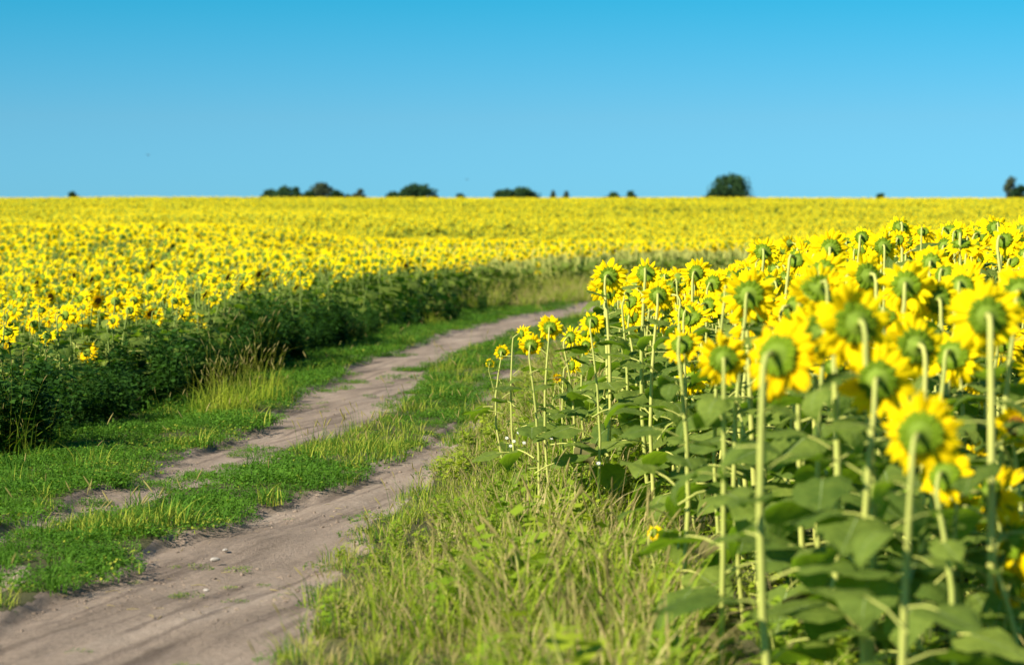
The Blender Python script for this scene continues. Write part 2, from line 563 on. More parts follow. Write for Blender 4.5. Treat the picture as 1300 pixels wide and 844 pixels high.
# shared part meshes
rg = random.Random(5)
PET, BRA, REC, DIS = [], [], [], []
RD = .045
for i in range(14):
    PET.append(petals_mb(RD, .070 * rg.uniform(.82, 1.12), rg.randint(15, 20), .027 * rg.uniform(.85, 1.15), rg, 4, 2, rg.uniform(.1, .7)).mesh('petals', ['petal'], False))
    BRA.append(bracts_mb(RD, rg, 13 + i % 3, 2, .015).mesh('bracts', ['bract'], False))
for i in range(2):
    REC.append(receptacle_mb(RD).mesh('flower_head', ['receptacle']))
    DIS.append(disc_mb(RD, rg).mesh('disc', ['disc']))
LEAF, LEAF_DRY = [], []
for i in range(9):
    mb = leaf_mb(rg, .19, .11, 7, 7, rg.uniform(.9, 1.5) if i % 3 == 0 else rg.uniform(-.1, .5))
    LEAF.append(mb.mesh('leaf', ['stem', 'leaf', 'leaf_vein']))
for i in range(3):
    LEAF_DRY.append(leaf_mb(rg, .15, .09, 7, 7, 2.3).mesh('leaf', ['stem', 'leaf_dry', 'leaf_dry']))

def head_matrix(pos, az, tilt, scale, roll=0.0):
    """head whose face looks along azimuth az (0 = +Y away from camera, + = to the right), tilt>0 nods down"""
    d = Vector((math.sin(az) * math.cos(tilt), math.cos(az) * math.cos(tilt), -math.sin(tilt)))
    q = d.to_track_quat('Z', 'Y')
    return Matrix.Translation(pos) @ q.to_matrix().to_4x4() @ Matrix.Rotation(roll, 4, 'Z') @ Matrix.Scale(scale, 4), d

NPLANT = [0]
def stem_curve(H, hp, d, rng, scale):
    """stem from the root to the back of the head at hp with facing d"""
    back = hp - d * .046 * scale
    neck = back - d * (.012 + .045 * rng.random()) * scale + Vector((0, 0, -.012))
    low = neck - Vector((d.x, d.y, 0)) * .02 + Vector((0, 0, -.07 * max(.6, scale)))
    b = Vector((rng.uniform(-.055, .055), rng.uniform(-.055, .055), 0))
    pts = [Vector((0, 0, -.04))]
    for t in (.2, .45, .7, .88):
        pts.append(Vector((low.x * t, low.y * t, low.z * t)) + b * math.sin(t * math.pi))
    pts += [low, (low + neck) / 2 + Vector((0, 0, .01)) - Vector((d.x, d.y, 0)) * .006, neck, back]
    return pts

def sunflower(x, y, hx, hy, hz, scale, az, tilt, label, group, rng, detail=2, cat='sunflower', nleaf=None, stem_r=.0100, petals=True, bud=False, smat='stem'):
    z0 = gz(x, y) - .01
    root = link('sunflower', None)
    root.empty_display_size = .1
    root.location = (x, y, z0)
    tag(root, label, cat, group)
    hp = Vector((hx - x, hy - y, hz - z0))
    hm, d = head_matrix(hp, az, tilt, scale, rng.uniform(0, 6.28))
    H = hp.z
    pts = stem_curve(H, hp, d, rng, scale)
    sr = stem_r * rng.uniform(.8, 1.12) * (.55 + .45 * scale) * (.7 + .3 * min(1.3, H))
    mb = MB()
    mb.tube(pts, [sr * 1.15, sr * 1.1, sr, sr * .92, sr * .8, sr * .7, sr * .62, sr * .6, sr * .85], 7 if detail == 2 else 5)
    link('stem', mb.mesh('stem', [smat]), root)
    n = nleaf if nleaf is not None else (rng.randint(10, 13) if detail == 2 else 8)
    a0 = rng.uniform(0, 6.28)
    for i in range(n):
        t = .12 + .86 * max(0, (i + rng.uniform(-.3, .2)) / max(1, n - 1)) ** .8
        # point on the stem
        zt = t * (H - .12)
        px, py = pts[5].x * t, pts[5].y * t
        ls = .9 * (.75 + .6 * math.sin(min(1, t * 1.15) * math.pi)) * (.55 + .45 * min(1.25, H / 1.25))
        if t > .85: ls *= rng.uniform(.7, 1.1)
        if detail < 2: ls *= 1.25
        pit = rng.uniform(-.25, .22) + (.35 if t < .3 else 0)
        mt = Matrix.Translation((px, py, zt)) @ Matrix.Rotation(a0 + i * 2.4, 4, 'Z') @ Matrix.Rotation(pit, 4, 'Y') @ Matrix.Rotation(rng.uniform(-.3, .3), 4, 'X') @ Matrix.Scale(ls, 4)
        dry = t < .30 and rng.random() < .3
        if dry: ls *= .7
        link('leaf', rng.choice(LEAF_DRY if dry else LEAF), root, mt)
    head = link('flower_head', rng.choice(REC), root, hm)
    if petals:
        link('petals', rng.choice(PET), head)
    if detail == 2:
        link('bracts', rng.choice(BRA), head, Matrix.Scale(1.35, 4) if bud else None)
    if detail == 2 or az > 1.2 or az < -1.2:
        link('disc', DIS[0], head)
    NPLANT[0] += 1
    return root

# the flowers one can point at: u, v, apparent size px, azimuth (deg), tilt (deg), plant height factor, label
RT_GROUP = 'sunflowers of the right-hand field'
NAMED = [
 (1085, 412, 98, -8, 8, .21, 'large blurred sunflower seen from behind with a wide green back, right of the hooked one'),
 (1115, 482, 90, 10, 5, .19, 'blurred sunflower seen from behind, directly below the one with the widest green back'),
 (1170, 550, 102, 18, 2, .19, 'big near sunflower at lower right with a pale stem hooked into its green back'),
 (1200, 604, 72, 28, 12, .15, 'smaller near sunflower overlapping the big one at lower right'),
 (1262, 628, 84, 78, 10, .18, 'sunflower turned edge-on at the right frame edge, its petals a curved slice'),
 (1292, 688, 80, 58, 20, .17, 'lowest large sunflower at the right frame edge, half turned away'),
 (1283, 742, 56, 20, 8, .12, 'yellow-green half-open sunflower low in the bottom right corner'),
 (1290, 541, 56, 186, -5, .14, 'sunflower at the right frame edge showing its orange-brown face to the camera'),
 (1252, 402, 88, 4, 4, .19, 'sunflower with a dark green back high at the right frame edge'),
 (990, 452, 96, 34, 16, .20, 'sunflower with shaded green back on a strongly hooked stem, left of the widest one'),
 (918, 456, 64, 2, 4, .16, 'solitary blurred sunflower seen squarely from behind above the dark leaf'),
 (1150, 362, 64, 10, 6, .18, 'sunflower with a green back between the widest one and the field top'),
 (1190, 381, 60, 5, 6, .17, 'sunflower seen from behind just left of the high one at the right frame edge'),
 (1228, 356, 52, 55, 8, .17, 'sunflower turned half to the right behind the high one near the right frame edge'),
 (1040, 366, 62, -20, 10, .18, 'bright sunflower leaning left behind the widest green back'),
 (968, 320, 42, 0, 12, .18, 'sunflower standing tallest at the left end of the dense right-hand heads'),
 (1054, 316, 50, 12, 5, .19, 'sunflower whose dark green back is mostly clear of petals on the field top'),
 (1094, 302, 34, 15, 14, .16, 'small nodding sunflower between two taller ones on the field top'),
 (1121, 313, 44, 5, 6, .18, 'sunflower with even yellow rays and small green back on the field top'),
 (1142, 290, 40, 0, 45, .18, 'highest sunflower of the right-hand field, tipped forward with leafy crown'),
 (1012, 332, 44, 40, 40, .17, 'drooping sunflower with browned petals at the left of the field top'),
 (1220, 312, 48, 20, 60, .18, 'sunflower bent right over showing mostly green, upper right'),
 (1182, 334, 50, 15, 8, .18, 'sunflower with bright rays below the field top at upper right'),
 (1276, 306, 44, 40, 30, .18, 'sunflower tipped away at the far upper right edge'),
 (773, 351, 45, 12, 10, .195, 'sharp tall sunflower on a long bare stem, leftmost of the tall ones'),
 (819, 348, 46, 5, 28, .195, 'tall sunflower with a small dark leaf lying over its back, second of the tall ones'),
 (884, 347, 40, 20, 15, .18, 'tall sunflower with a bent pale stem, third of the tall ones'),
 (906, 360, 42, 35, 5, .18, 'sunflower close right of the third tall one, facing right'),
 (838, 366, 36, 55, 15, .17, 'sunflower half hidden among leaves between the second and third tall ones'),
 (872, 398, 46, 30, 40, .19, 'very leafy sunflower drooping amid green bracts in the sharp cluster'),
 (900, 388, 40, 40, 10, .17, 'sunflower facing right below the third tall one'),
 (802, 402, 36, 20, 15, .17, 'sunflower below the second tall one with petals catching the sun'),
 (842, 410, 32, 25, 30, .16, 'low sunflower of the sharp cluster nodding towards the ground'),
 (877, 483, 44, 22, 30, .18, 'sunflower nodding to the right at mid height above the dark folded leaf'),
 (929, 352, 34, 25, 5, .17, 'sunflower right of the sharp tall cluster with round yellow rays'),
 (637, 447, 22, 5, 0, .11, 'tiny sunflower standing leftmost, nearest the dirt track'),
 (663, 424, 24, 62, 0, .11, 'narrow edge-on little sunflower between the track and the big leaf plants'),
 (674, 438, 33, 8, 0, .135, 'little sunflower with dark speckled centre back, lower of the front pair by the track'),
 (698, 416, 33, 4, 0, .14, 'little sunflower topmost in the middle of the group by the track'),
 (725, 428, 30, 38, 0, .13, 'little sunflower with a dark shaded back facing right by the track'),
 (751, 409, 34, 6, 25, .14, 'little sunflower rightmost and highest of the group by the track'),
 (744, 438, 24, 22, 5, .12, 'small shaded sunflower under the rightmost of the group by the track'),
 (707, 480, 14, 170, -5, .075, 'tiny orange sunflower facing the camera low among the weeds by the track'),
 (727, 464, 26, 65, 15, .12, 'low ragged sunflower in the middle of the group by the track'),
 (830, 676, 24, 40, 30, .075, 'little yellow sunflower low in the tall grass at the field corner'),
 (1160, 440, 84, -14, 10, .20, 'sunflower leaning left between the lowest-necked ones and the high right one'),
 (1210, 452, 74, 30, 22, .19, 'sunflower nodding right under the high one at the right frame edge'),
 (1035, 425, 80, -25, 6, .19, 'sunflower turned left squeezed between the hooked stem and the widest green back'),
 (955, 404, 60, 15, 20, .19, 'sunflower above and left of the strongly hooked one'),
 (1295, 372, 74, 20, 10, .19, 'sunflower cut by the right frame edge beside the high one'),
 (1100, 352, 62, -12, 12, .19, 'sunflower directly above the widest green back'),
 (1010, 392, 58, 45, 12, .18, 'sunflower half turned right behind the hooked one'),
 (1236, 590, 60, 60, 10, .17, 'narrow half-turned sunflower just right of the big lower right pair'),
 (1075, 352, 54, 5, 35, .18, 'sunflower tipped forward behind the left side of the widest one'),
 (1226, 655, 60, 20, 14, .16, 'sunflower low between the big lower right pair and the edge-on one'),
 (1150, 628, 54, -12, 10, .15, 'small blurred sunflower hanging below the left side of the big lower right pair'),
 (1250, 486, 52, 10, 15, .17, 'sunflower peering out below the high one by the right frame edge'),
]
rn = random.Random(21)
EXPL = []
for (u, v, px, az, tl, size, lab) in NAMED:
    d = F * size / px * 1.02
    if px > 50: size *= 1.1
    x_, y_, z_ = at_depth(u, v, d)
    sc = size / (2 * (RD + .060))
    az = R(az + rn.uniform(-4, 4)); tl = R(tl + rn.uniform(-5, 7))
    x0 = x_ - math.sin(az) * .05 + rn.uniform(-.05, .05)
    y0 = y_ - .04
    small = size < .145
    sunflower(x0, y0, x_, y_, z_, sc, az, tl, lab, RT_GROUP, rn, 2, nleaf=(7 if small else None), stem_r=.0095 if small else .0108)
    EXPL.append((x0, y0))
# a bud beside the tiny leftmost flower
x_, y_, z_ = at_depth(622, 461, 19)
sunflower(x_ + .06, y_, x_, y_, z_, .36, .2, -.2, 'unopened yellow-green sunflower bud beside the tiny leftmost flower', RT_GROUP, rn, 2, nleaf=4, stem_r=.007, bud=True)
EXPL.append((x_, y_))

# ------------------------------------------------------------------ the rest of the two fields: one blue-noise set of plants
def plant_points():
    out = []
    def grid(x0, x1, y0, y1, dx, dy):
        gx = np.arange(x0, x1, dx); gy = np.arange(y0, y1, dy)
        A, B = np.meshgrid(gx, gy)
        A = A + RNG.uniform(-.38, .38, A.shape) * dx
        B = B + RNG.uniform(-.42, .42, B.shape) * dy
        return A.ravel(), B.ravel()
    for (y0, y1, dx, dy) in ((5.2, 105, .38, .44), (105, 150, .46, .52), (150, 238, .60, .66)):
        a, b = grid(-.26 * y1 - 4, .26 * y1 + 4, y0, y1, dx, dy)
        k = np.abs(a) < .2167 * b + 2.4 + .02 * b
        out.append((a[k], b[k]))
    a = np.concatenate([o[0] for o in out]); b = np.concatenate([o[1] for o in out])
    wa, wb = a + .25 * (vnoise(a, b, 1.5, 40) - .5), b + .8 * (vnoise(a, b, 1.5, 44) - .5)
    fr = inside(wa, wb, G['FR']) & (b < 66)
    fl = inside(wa, wb, G['FL'])
    return a, b, fr, fl
A_, B_, FRm, FLm = plant_points()
keep = FRm | (FLm & ((fbm(A_ * .45, B_, 5, 81) < .66) | (RNG.random(len(A_)) < .35)))
A_, B_, FRm, FLm = A_[keep], B_[keep], FRm[keep], FLm[keep]
ex = np.array(EXPL)
dmin = np.min(np.hypot(A_[:, None] - ex[None, :, 0], B_[:, None] - ex[None, :, 1]), 1)
k = ~(FRm & (dmin < .26))
A_, B_, FRm, FLm = A_[k], B_[k], FRm[k], FLm[k]
# nearest strip at the right is held by the named plants only
k = ~(FRm & ((B_ < 7.3) | ((B_ < 9.0) & (uv_of(A_, B_, 1.0)[0] < 900))))
A_, B_, FRm, FLm = A_[k], B_[k], FRm[k], FLm[k]
n_ = len(A_)
U_, V_ = uv_of(A_, B_, 1.2)
HT = np.empty(n_)
HT[FRm] = 1.30 + .22 * (RNG.random(FRm.sum()) - .5) * 2
nearR = FRm & (B_ < 12)
HT[nearR] = 1.14 + RNG.uniform(-.20, .24, nearR.sum())
midR = FRm & (B_ >= 12) & (B_ < 32)
HT[midR] += .10 + .10 * np.clip((U_[midR] - 900) / 300, 0, 1)
# left end of the right field is lower so that the far field shows over it
low = FRm & (U_ < 940) & (B_ > 14)
HT[low] -= .15
_vm = np.interp(U_, [560, 760, 930, 1000, 1300], [470, 356, 348, 306, 286])
HT = np.where(FRm, np.minimum(HT, EYE - (_vm - 316) * B_ / F - RNG.uniform(0, .12, n_)), HT)
HT = np.maximum(HT, .45)
hl = .96 + .30 * np.clip((B_ - 24) / 40, 0, 1) + (vnoise(A_, B_ * .6, 3.5, 31) - .5) * .26 + (fbm(A_ * .5, B_, 7, 38) - .5) * .40 + RNG.uniform(-.12, .12, n_)
HT[FLm] = hl[FLm] * np.where(RNG.random(FLm.sum()) < .10, RNG.uniform(.55, .85, FLm.sum()), 1)
far = FLm & (B_ > 75)
HT[far] = 1.28 + RNG.uniform(-.1, .1, far.sum()) + .5 * (fbm(A_[far] * .6, B_[far], 14, 33) - .5)
SC = RNG.uniform(.85, 1.15, n_)
SC *= np.where(RNG.random(n_) < .12, .72, 1)
SC[FLm & (B_ < 45)] *= .86
SC[FLm] *= 1.10
SC[FLm & (B_ >= 45)] *= 1.12
SC[FRm & (HT < .8)] *= .7
AZ = np.where(FRm, R(16) + RNG.normal(0, R(32), n_), R(28) + RNG.normal(0, R(38), n_))
AZ[FLm & (B_ < 75)] += R(18)
TL = R(8) + np.abs(RNG.normal(0, R(22), n_))

in_view = (U_ > -40) & (U_ < 1345)
# how large each shows: nearer = larger; pick up to the limit
N_IND = 300 - NPLANT[0]
order = np.argsort(B_ + np.where(FLm, -4.0, 0) + np.where(in_view, 0, 1e6))
pick = np.zeros(n_, bool)
pick[order[:N_IND]] = True

rn2 = random.Random(77)
for i in order[:N_IND]:
    x_, y_ = float(A_[i]), float(B_[i])
    g_ = gz(x_, y_)
    right = bool(FRm[i])
    det = 2 if (right and y_ < 17) else 1
    if right:
        if y_ < 12: lab = 'sunflower standing among the tall near stalks of the right-hand field'
        elif y_ < 17: lab = 'sunflower in the dense heads behind the nearest stalks of the right-hand field'
        else: lab = 'sunflower in the further rows of the right-hand field, seen small from behind'
        grp = RT_GROUP
    else:
        lab = 'short sunflower in the shaded front edge of the left-hand field'
        grp = 'sunflowers along the front of the left-hand field'
    az, tl = float(AZ[i]), float(TL[i])
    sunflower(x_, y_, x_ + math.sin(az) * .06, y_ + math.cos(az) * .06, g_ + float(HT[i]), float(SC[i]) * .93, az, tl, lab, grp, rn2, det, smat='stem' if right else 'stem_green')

# ---- templates for the mass of plants (used only as instances of the one stuff object)
def plant_template(rng, lod, H=1.0, bare=False):
    """whole plant, unit height, face to +Y; materials 0 stem 1 leaf 2 petal 3 green back 4 bract 5 disc"""
    mb = MB()
    sc = .98 / 1.0
    tl = rng.uniform(.1, .5); az = rng.uniform(-.2, .2)
    hp = Vector((rng.uniform(-.04, .04), .05, 1.0))
    hm, d = head_matrix(hp, az, tl, sc, rng.uniform(0, 6))
    if lod == 1:
        pts = stem_curve(1, hp, d, rng, sc)
        mb.tube(pts, [.017, .016, .015, .014, .012, .010, .008, .008, .009] if bare else [.012, .0115, .011, .010, .009, .008, .007, .007, .009], 4, 0, False)
        for i in range(3 if bare else 9):
            t = (.5 + .32 * i / 3 if bare else .14 + .76 * i / 8) + rng.uniform(-.03, .03)
            l = leaf_mb(rng, .20, .10, 5, 3, rng.uniform(.6, 1.6), 0, 1, None)
            ls = (.8 + .5 * math.sin(t * math.pi)) * (.6 if t > .8 else 1) * (.7 if bare else 1)
            mt = Matrix.Translation((0, 0, t * .92)) @ Matrix.Rotation(i * 2.4 + rng.uniform(-.3, .3), 4, 'Z') @ Matrix.Rotation(rng.uniform(-.3, .3), 4, 'Y') @ Matrix.Scale(ls, 4)
            mb.add_mb(l, mt)
        r = petals_mb(RD, .064, 15, .027, rng, 2, 1); mb.add_mb(r, hm, [2])
        r = MB(); r.lathe([(RD, .004), (RD * .9, -.016), (RD * .4, -.026), (.01, -.046)], 8); mb.add_mb(r, hm, [3])
        r = bracts_mb(RD, rng, 9, 1, .014); mb.add_mb(r, hm, [4])
        r = MB(); r.lathe([(RD, .004), (RD * .6, .012), (.002, .008)], 8); mb.add_mb(r, hm, [5])
    else:
        mb.tube([(0, 0, 0), (0, 0, .6), hp - d * .05], [.012, .011, .009], 3, 1, False)
        for i in range(6):
            t = .25 + .5 * i / 5
            a = i * 2.4 + rng.uniform(-.3, .3)
            s = .27 * rng.uniform(.8, 1.1) * (.7 if t > .85 else 1)
            ca, sa = math.cos(a), math.sin(a)
            def q(rad, sd, z):
                return (ca * rad - sa * sd, sa * rad + ca * sd, z)
            z = t * .94
            mb.add([q(.05, 0, z + .02), q(.05 + s * .45, s * .42, z + .03), q(.05 + s, 0, z - .07), q(.05 + s * .45, -s * .42, z + .03)], [(0, 1, 2, 3)], 1)
        r = petals_mb(RD, .066, 10, .045, rng, 1, 1)
        mb.add_mb(r, hm, [2])
        r = MB(); r.lathe([(RD, .0), (.012, -.035)], 6); mb.add_mb(r, hm, [3])
        r = MB(); r.lathe([(RD, .002), (.005, .012)], 6); mb.add_mb(r, hm, [5])
    return mb

TCOL = {}
def template_collection(name, meshes):
    c = bpy.data.collections.new(name)
    for i, me in enumerate(meshes):
        o = bpy.data.objects.new(f"{name}_{'abcdefghijklmnopqrstuv'[i]}", me)
        c.objects.link(o)
    return c

def scatter(name, pts, rots, scl, idx, coll, label):
    me = bpy.data.meshes.new(name)
    n = len(pts)
    me.vertices.add(n)
    me.vertices.foreach_set('co', np.asarray(pts, np.float32).ravel())
    a = me.attributes.new('rot', 'FLOAT_VECTOR', 'POINT'); a.data.foreach_set('vector', np.asarray(rots, np.float32).ravel())
    scl = np.asarray(scl, np.float32)
    if scl.ndim == 1: scl = np.stack([scl] * 3, 1)
    a = me.attributes.new('scl', 'FLOAT_VECTOR', 'POINT'); a.data.foreach_set('vector', scl.ravel())
    a = me.attributes.new('idx', 'INT', 'POINT'); a.data.foreach_set('value', np.asarray(idx, np.int32))
    o = link(name, me)
    g = bpy.data.node_groups.new(name, 'GeometryNodeTree')
    g.interface.new_socket('Geometry', in_out='INPUT', socket_type='NodeSocketGeometry')
    g.interface.new_socket('Geometry', in_out='OUTPUT', socket_type='NodeSocketGeometry')
    gi = g.nodes.new('NodeGroupInput'); go = g.nodes.new('NodeGroupOutput')
    ci = g.nodes.new('GeometryNodeCollectionInfo')
    ci.inputs['Collection'].default_value = coll
    ci.inputs['Separate Children'].default_value = True
    ci.inputs['Reset Children'].default_value = True
    ip = g.nodes.new('GeometryNodeInstanceOnPoints')
    ip.inputs['Pick Instance'].default_value = True
    def attr(nm, ty):
        q = g.nodes.new('GeometryNodeInputNamedAttribute'); q.data_type = ty
        q.inputs['Name'].default_value = nm
        return q.outputs['Attribute']
    g.links.new(gi.outputs[0], ip.inputs['Points'])
    g.links.new(ci.outputs[0], ip.inputs['Instance'])
    g.links.new(attr('idx', 'INT'), ip.inputs['Instance Index'])
    e2r = g.nodes.new('FunctionNodeEulerToRotation')
    g.links.new(attr('rot', 'FLOAT_VECTOR'), e2r.inputs[0])
    g.links.new(e2r.outputs[0], ip.inputs['Rotation'])
    g.links.new(attr('scl', 'FLOAT_VECTOR'), ip.inputs['Scale'])
    g.links.new(ip.outputs[0], go.inputs[0])
    md = o.modifiers.new('scatter', 'NODES'); md.node_group = g
    tag(o, label, None, None, 'stuff')
    return o

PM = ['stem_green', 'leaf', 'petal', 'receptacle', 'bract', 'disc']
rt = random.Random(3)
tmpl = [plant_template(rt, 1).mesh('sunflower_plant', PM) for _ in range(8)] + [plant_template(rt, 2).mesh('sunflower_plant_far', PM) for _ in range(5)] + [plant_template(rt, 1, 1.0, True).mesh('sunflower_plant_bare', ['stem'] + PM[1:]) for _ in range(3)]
coll = template_collection('sunflower_plants', tmpl)
rest = ~pick
a, b = A_[rest], B_[rest]
zz = ground_z(a, b)
ht = HT[rest]
rot = np.zeros((len(a), 3)); rot[:, 2] = -AZ[rest]
rot[:, 0] = RNG.normal(0, .08, len(a)); rot[:, 1] = RNG.normal(0, .06, len(a))
idx = np.where(b < 85, RNG.integers(0, 8, len(a)), 8 + RNG.integers(0, 5, len(a)))
idx = np.where((b > 64) & (b < 85) & (a > -5), 13 + RNG.integers(0, 3, len(a)), idx)
s = SC[rest]
wid = ht * .35 + .75 * s * 1.0
wid = np.where(b > 85, wid * 1.22, wid)
scatter('sunflower_field', np.stack([a, b, zz - .02], 1), rot, np.stack([wid, wid, ht], 1), idx, coll,
        'mass of yellow sunflowers filling both fields back to the horizon')
print('plants in stuff', len(a), 'individual', NPLANT[0])

# ------------------------------------------------------------------ grasses and weeds
def blade(mb, base, h, lean, az, wd, mat, seg=3, curl=1.0):
    rows = []
    for i in range(seg + 1):
        t = i / seg
        o = lean * h * t ** (1 + curl)
        p = Vector((base[0] + math.cos(az) * o, base[1] + math.sin(az) * o, base[2] + h * t * (1 - .25 * lean * t)))
        s = Vector((-math.sin(az), math.cos(az), 0)) * wd / 2 * (1 - t) ** .6
        rows.append([p - s, p + s])
    mb.strip(rows, mat)

def clover_tuft(rng, n=70, rad=.13, h=.07, lf=.013, ymix=.05):
    """low dense mat of small leaves on short shoots"""
    mb = MB()
    for _ in range(n):
        a = rng.uniform(0, 6.28); r = rad * math.sqrt(rng.random())
        x0, y0 = r * math.cos(a), r * math.sin(a)
        hh = h * rng.uniform(.35, 1.15) * (1 - .45 * (r / rad) ** 2)
        mat = 1 if rng.random() < ymix else 0
        k = rng.randint(2, 4)
        for j in range(k):
            aa = rng.uniform(0, 6.28); l = lf * rng.uniform(.7, 1.6)
            pz = hh * rng.uniform(.45, 1.0)
            c = Vector((x0 + rng.uniform(-.012, .012), y0 + rng.uniform(-.012, .012), pz))
            d1 = Vector((math.cos(aa), math.sin(aa), rng.uniform(-.2, .9))).normalized() * l
            d2 = Vector((-math.sin(aa), math.cos(aa), rng.uniform(-.3, .3))).normalized() * l * .36
            mb.add([c, c + d1 * .5 + d2, c + d1, c + d1 * .5 - d2], [(0, 1, 2, 3)], mat)
        if rng.random() < .35:
            blade(mb, (x0, y0, 0), hh * 1.5, rng.uniform(.1, .8), rng.uniform(0, 6.28), .004, mat, 2)
    return mb

def grass_tuft(rng, n=40, rad=.10, h=.25, wd=.005, seeds=4, dry=.3, lean=.7):
    mb = MB()
    for _ in range(n):
        a = rng.uniform(0, 6.28); r = rad * math.sqrt(rng.random())
        mat = 1 if rng.random() < dry else 0
        blade(mb, (r * math.cos(a), r * math.sin(a), 0), h * rng.uniform(.35, 1.1), lean * rng.uniform(.1, 1.2), a + rng.uniform(-1.2, 1.2), wd * rng.uniform(.6, 1.4), mat, 3)
    for _ in range(seeds):
        a = rng.uniform(0, 6.28); r = rad * .7 * math.sqrt(rng.random())
        hh = h * rng.uniform(.9, 1.5); ln = rng.uniform(.05, .4)
        b0 = Vector((r * math.cos(a), r * math.sin(a), 0)); o = Vector((math.cos(a), math.sin(a), 0)) * ln * hh
        top = b0 + o + Vector((0, 0, hh))
        mid = b0 + o * .3 + Vector((0, 0, hh * .55))
        mb.tube([b0, mid, top], [.0014, .0012, .0009], 3, 1, False)
        dirn = (top - mid).normalized()
        e = top + dirn * rng.uniform(.04, .08) + Vector((math.cos(a), math.sin(a), -.3)) * .015
        mb.tube([top - dirn * .005, top + (e - top) * .3, top + (e - top) * .7, e], [.0012, .0036, .0032, .001], 5, 2, False)
    return mb

def weed_tuft(rng, h=.6, rad=.18):
    """branching leafy weed"""
    mb = MB()
    for _ in range(rng.randint(4, 6)):
        a = rng.uniform(0, 6.28)
        hh = h * rng.uniform(.6, 1.1)
        tip = Vector((math.cos(a) * rad * rng.uniform(.3, 1.2), math.sin(a) * rad * rng.uniform(.3, 1.2), hh))
        mid = Vector((tip.x * .35, tip.y * .35, hh * .55))
        mb.tube([(0, 0, 0), mid, tip], [.005, .004, .001], 3, 1, False)
        for j in range(int(34 * h / .6)):
            t = rng.uniform(.12, 1)
            p = mid * (t / .55) if t < .55 else mid.lerp(tip, (t - .55) / .45)
            aa = rng.uniform(0, 6.28)
            l = rng.uniform(.03, .105) * (1.15 - .6 * t)
            p = p + Vector((math.cos(aa), math.sin(aa), 0)) * rng.uniform(0, .07) * (1.1 - t * .6)
            d1 = Vector((math.cos(aa), math.sin(aa), rng.uniform(-.6, .7))).normalized() * l
            d2 = Vector((-math.sin(aa), math.cos(aa), rng.uniform(-.4, .4))).normalized() * l * .38
            mb.add([p, p + d1 * .45 + d2, p + d1, p + d1 * .45 - d2], [(0, 1, 2, 3)], 0)
    return mb

def strew(xmin, xmax, ymin, ymax, density, polys, fade_from=None, warp_amp=.1, cond=None):
    area = (xmax - xmin) * (ymax - ymin)
    n = int(area * density)
    a = RNG.uniform(xmin, xmax, n); b = RNG.uniform(ymin, ymax, n)
    k = np.abs(a) < .2167 * b + 2.2
    if fade_from:
        k &= RNG.random(n) < np.minimum(1, (fade_from / b) ** 1.5)
    a, b = a[k], b[k]
    wa, wb = warp(a, b, warp_amp)
    m = np.zeros(len(a), bool)
    for p in polys:
        m |= inside(wa, wb, G[p])
    if cond is not None:
        m &= cond(a, b)
    return a[m], b[m]

def uni(n, lo, hi): return RNG.uniform(lo, hi, n)

rw = random.Random(9)
# 1. lush low verge on the left and the strip between the ruts
gl = [clover_tuft(rw, 80, .15, .075, .014, .02).mesh('low_plants', ['grass_lush', 'grass_yellow']) for _ in range(4)] + \
     [clover_tuft(rw, 55, .13, .05, .012, .22).mesh('low_plants_yellowing', ['grass_lush', 'grass_yellow']) for _ in range(3)] + \
     [grass_tuft(rw, 34, .09, .15, .0055, 0, .0, .9).mesh('green_tuft', ['grass_lush', 'grass_lush', 'seed_head']) for _ in range(2)] + \
     [grass_tuft(rw, 34, .09, .15, .0055, 1, .5, .9).mesh('yellow_tuft', ['grass_yellow', 'grass_lush', 'seed_head']) for _ in range(2)]
cg = template_collection('verge_plants', gl)
a, b = strew(-12, 8, 7, 70, 55, ['VL'], 18)
sel = ~dirtness(a, b)
a, b = a[sel], b[sel]
pt = fbm(a, b, .8, 52)
r_ = RNG.random(len(a))
i1 = np.where(r_ < .05, RNG.integers(7, 9, len(a)), np.where(r_ < .05 + np.clip((pt - .5) * 4, .04, .9), 4 + RNG.integers(0, 3, len(a)), RNG.integers(0, 4, len(a))))
i1 = np.where((RNG.random(len(a)) < .03), 9 + RNG.integers(0, 2, len(a)), i1)
s1 = uni(len(a), .6, 1.3) * (.55 + 1.1 * fbm(a, b, 1.0, 50)) * np.where(b > 25, 1.25, 1)
a2, b2 = strew(-12, 8, 6, 70, 55, ['ST', 'RT', 'LT'], 18)
sel = ~dirtness(a2, b2)
a2, b2 = a2[sel], b2[sel]
u2, v2 = uv_of(a2, b2)
yel = (np.hypot((u2 - 470) / 95, (v2 - 568) / 32) < 1) | (vnoise(a2, b2, .9, 60) > .72)
r_ = RNG.random(len(a2))
i2 = np.where(yel, np.where(r_ < .45, 9 + RNG.integers(0, 2, len(a2)), 4 + RNG.integers(0, 3, len(a2))), np.where(r_ < .72, RNG.integers(0, 4, len(a2)), np.where(r_ < .9, 4 + RNG.integers(0, 3, len(a2)), RNG.integers(7, 9, len(a2)))))
s2 = uni(len(a2), .6, 1.2) * (.6 + .9 * fbm(a2, b2, .7, 57)) * np.where(inside(a2, b2 + 1.1, G['LT']), .42, 1) * np.where(b2 > 25, 1.25, 1)
# strays on the bare dirt
a8, b8 = strew(-10, 6, 7, 62, 60, ['LT', 'RT'], 20)
k8 = grown_over(a8, b8)
a3, b3 = strew(-8, 4, 7, 45, 7, ['LT', 'RT'], 20)
n3 = vnoise(a3, b3, .6, 66) > .66
a3, b3 = a3[n3], b3[n3]
i3 = RNG.integers(4, 7, len(a3)); s3 = uni(len(a3), .25, .6)
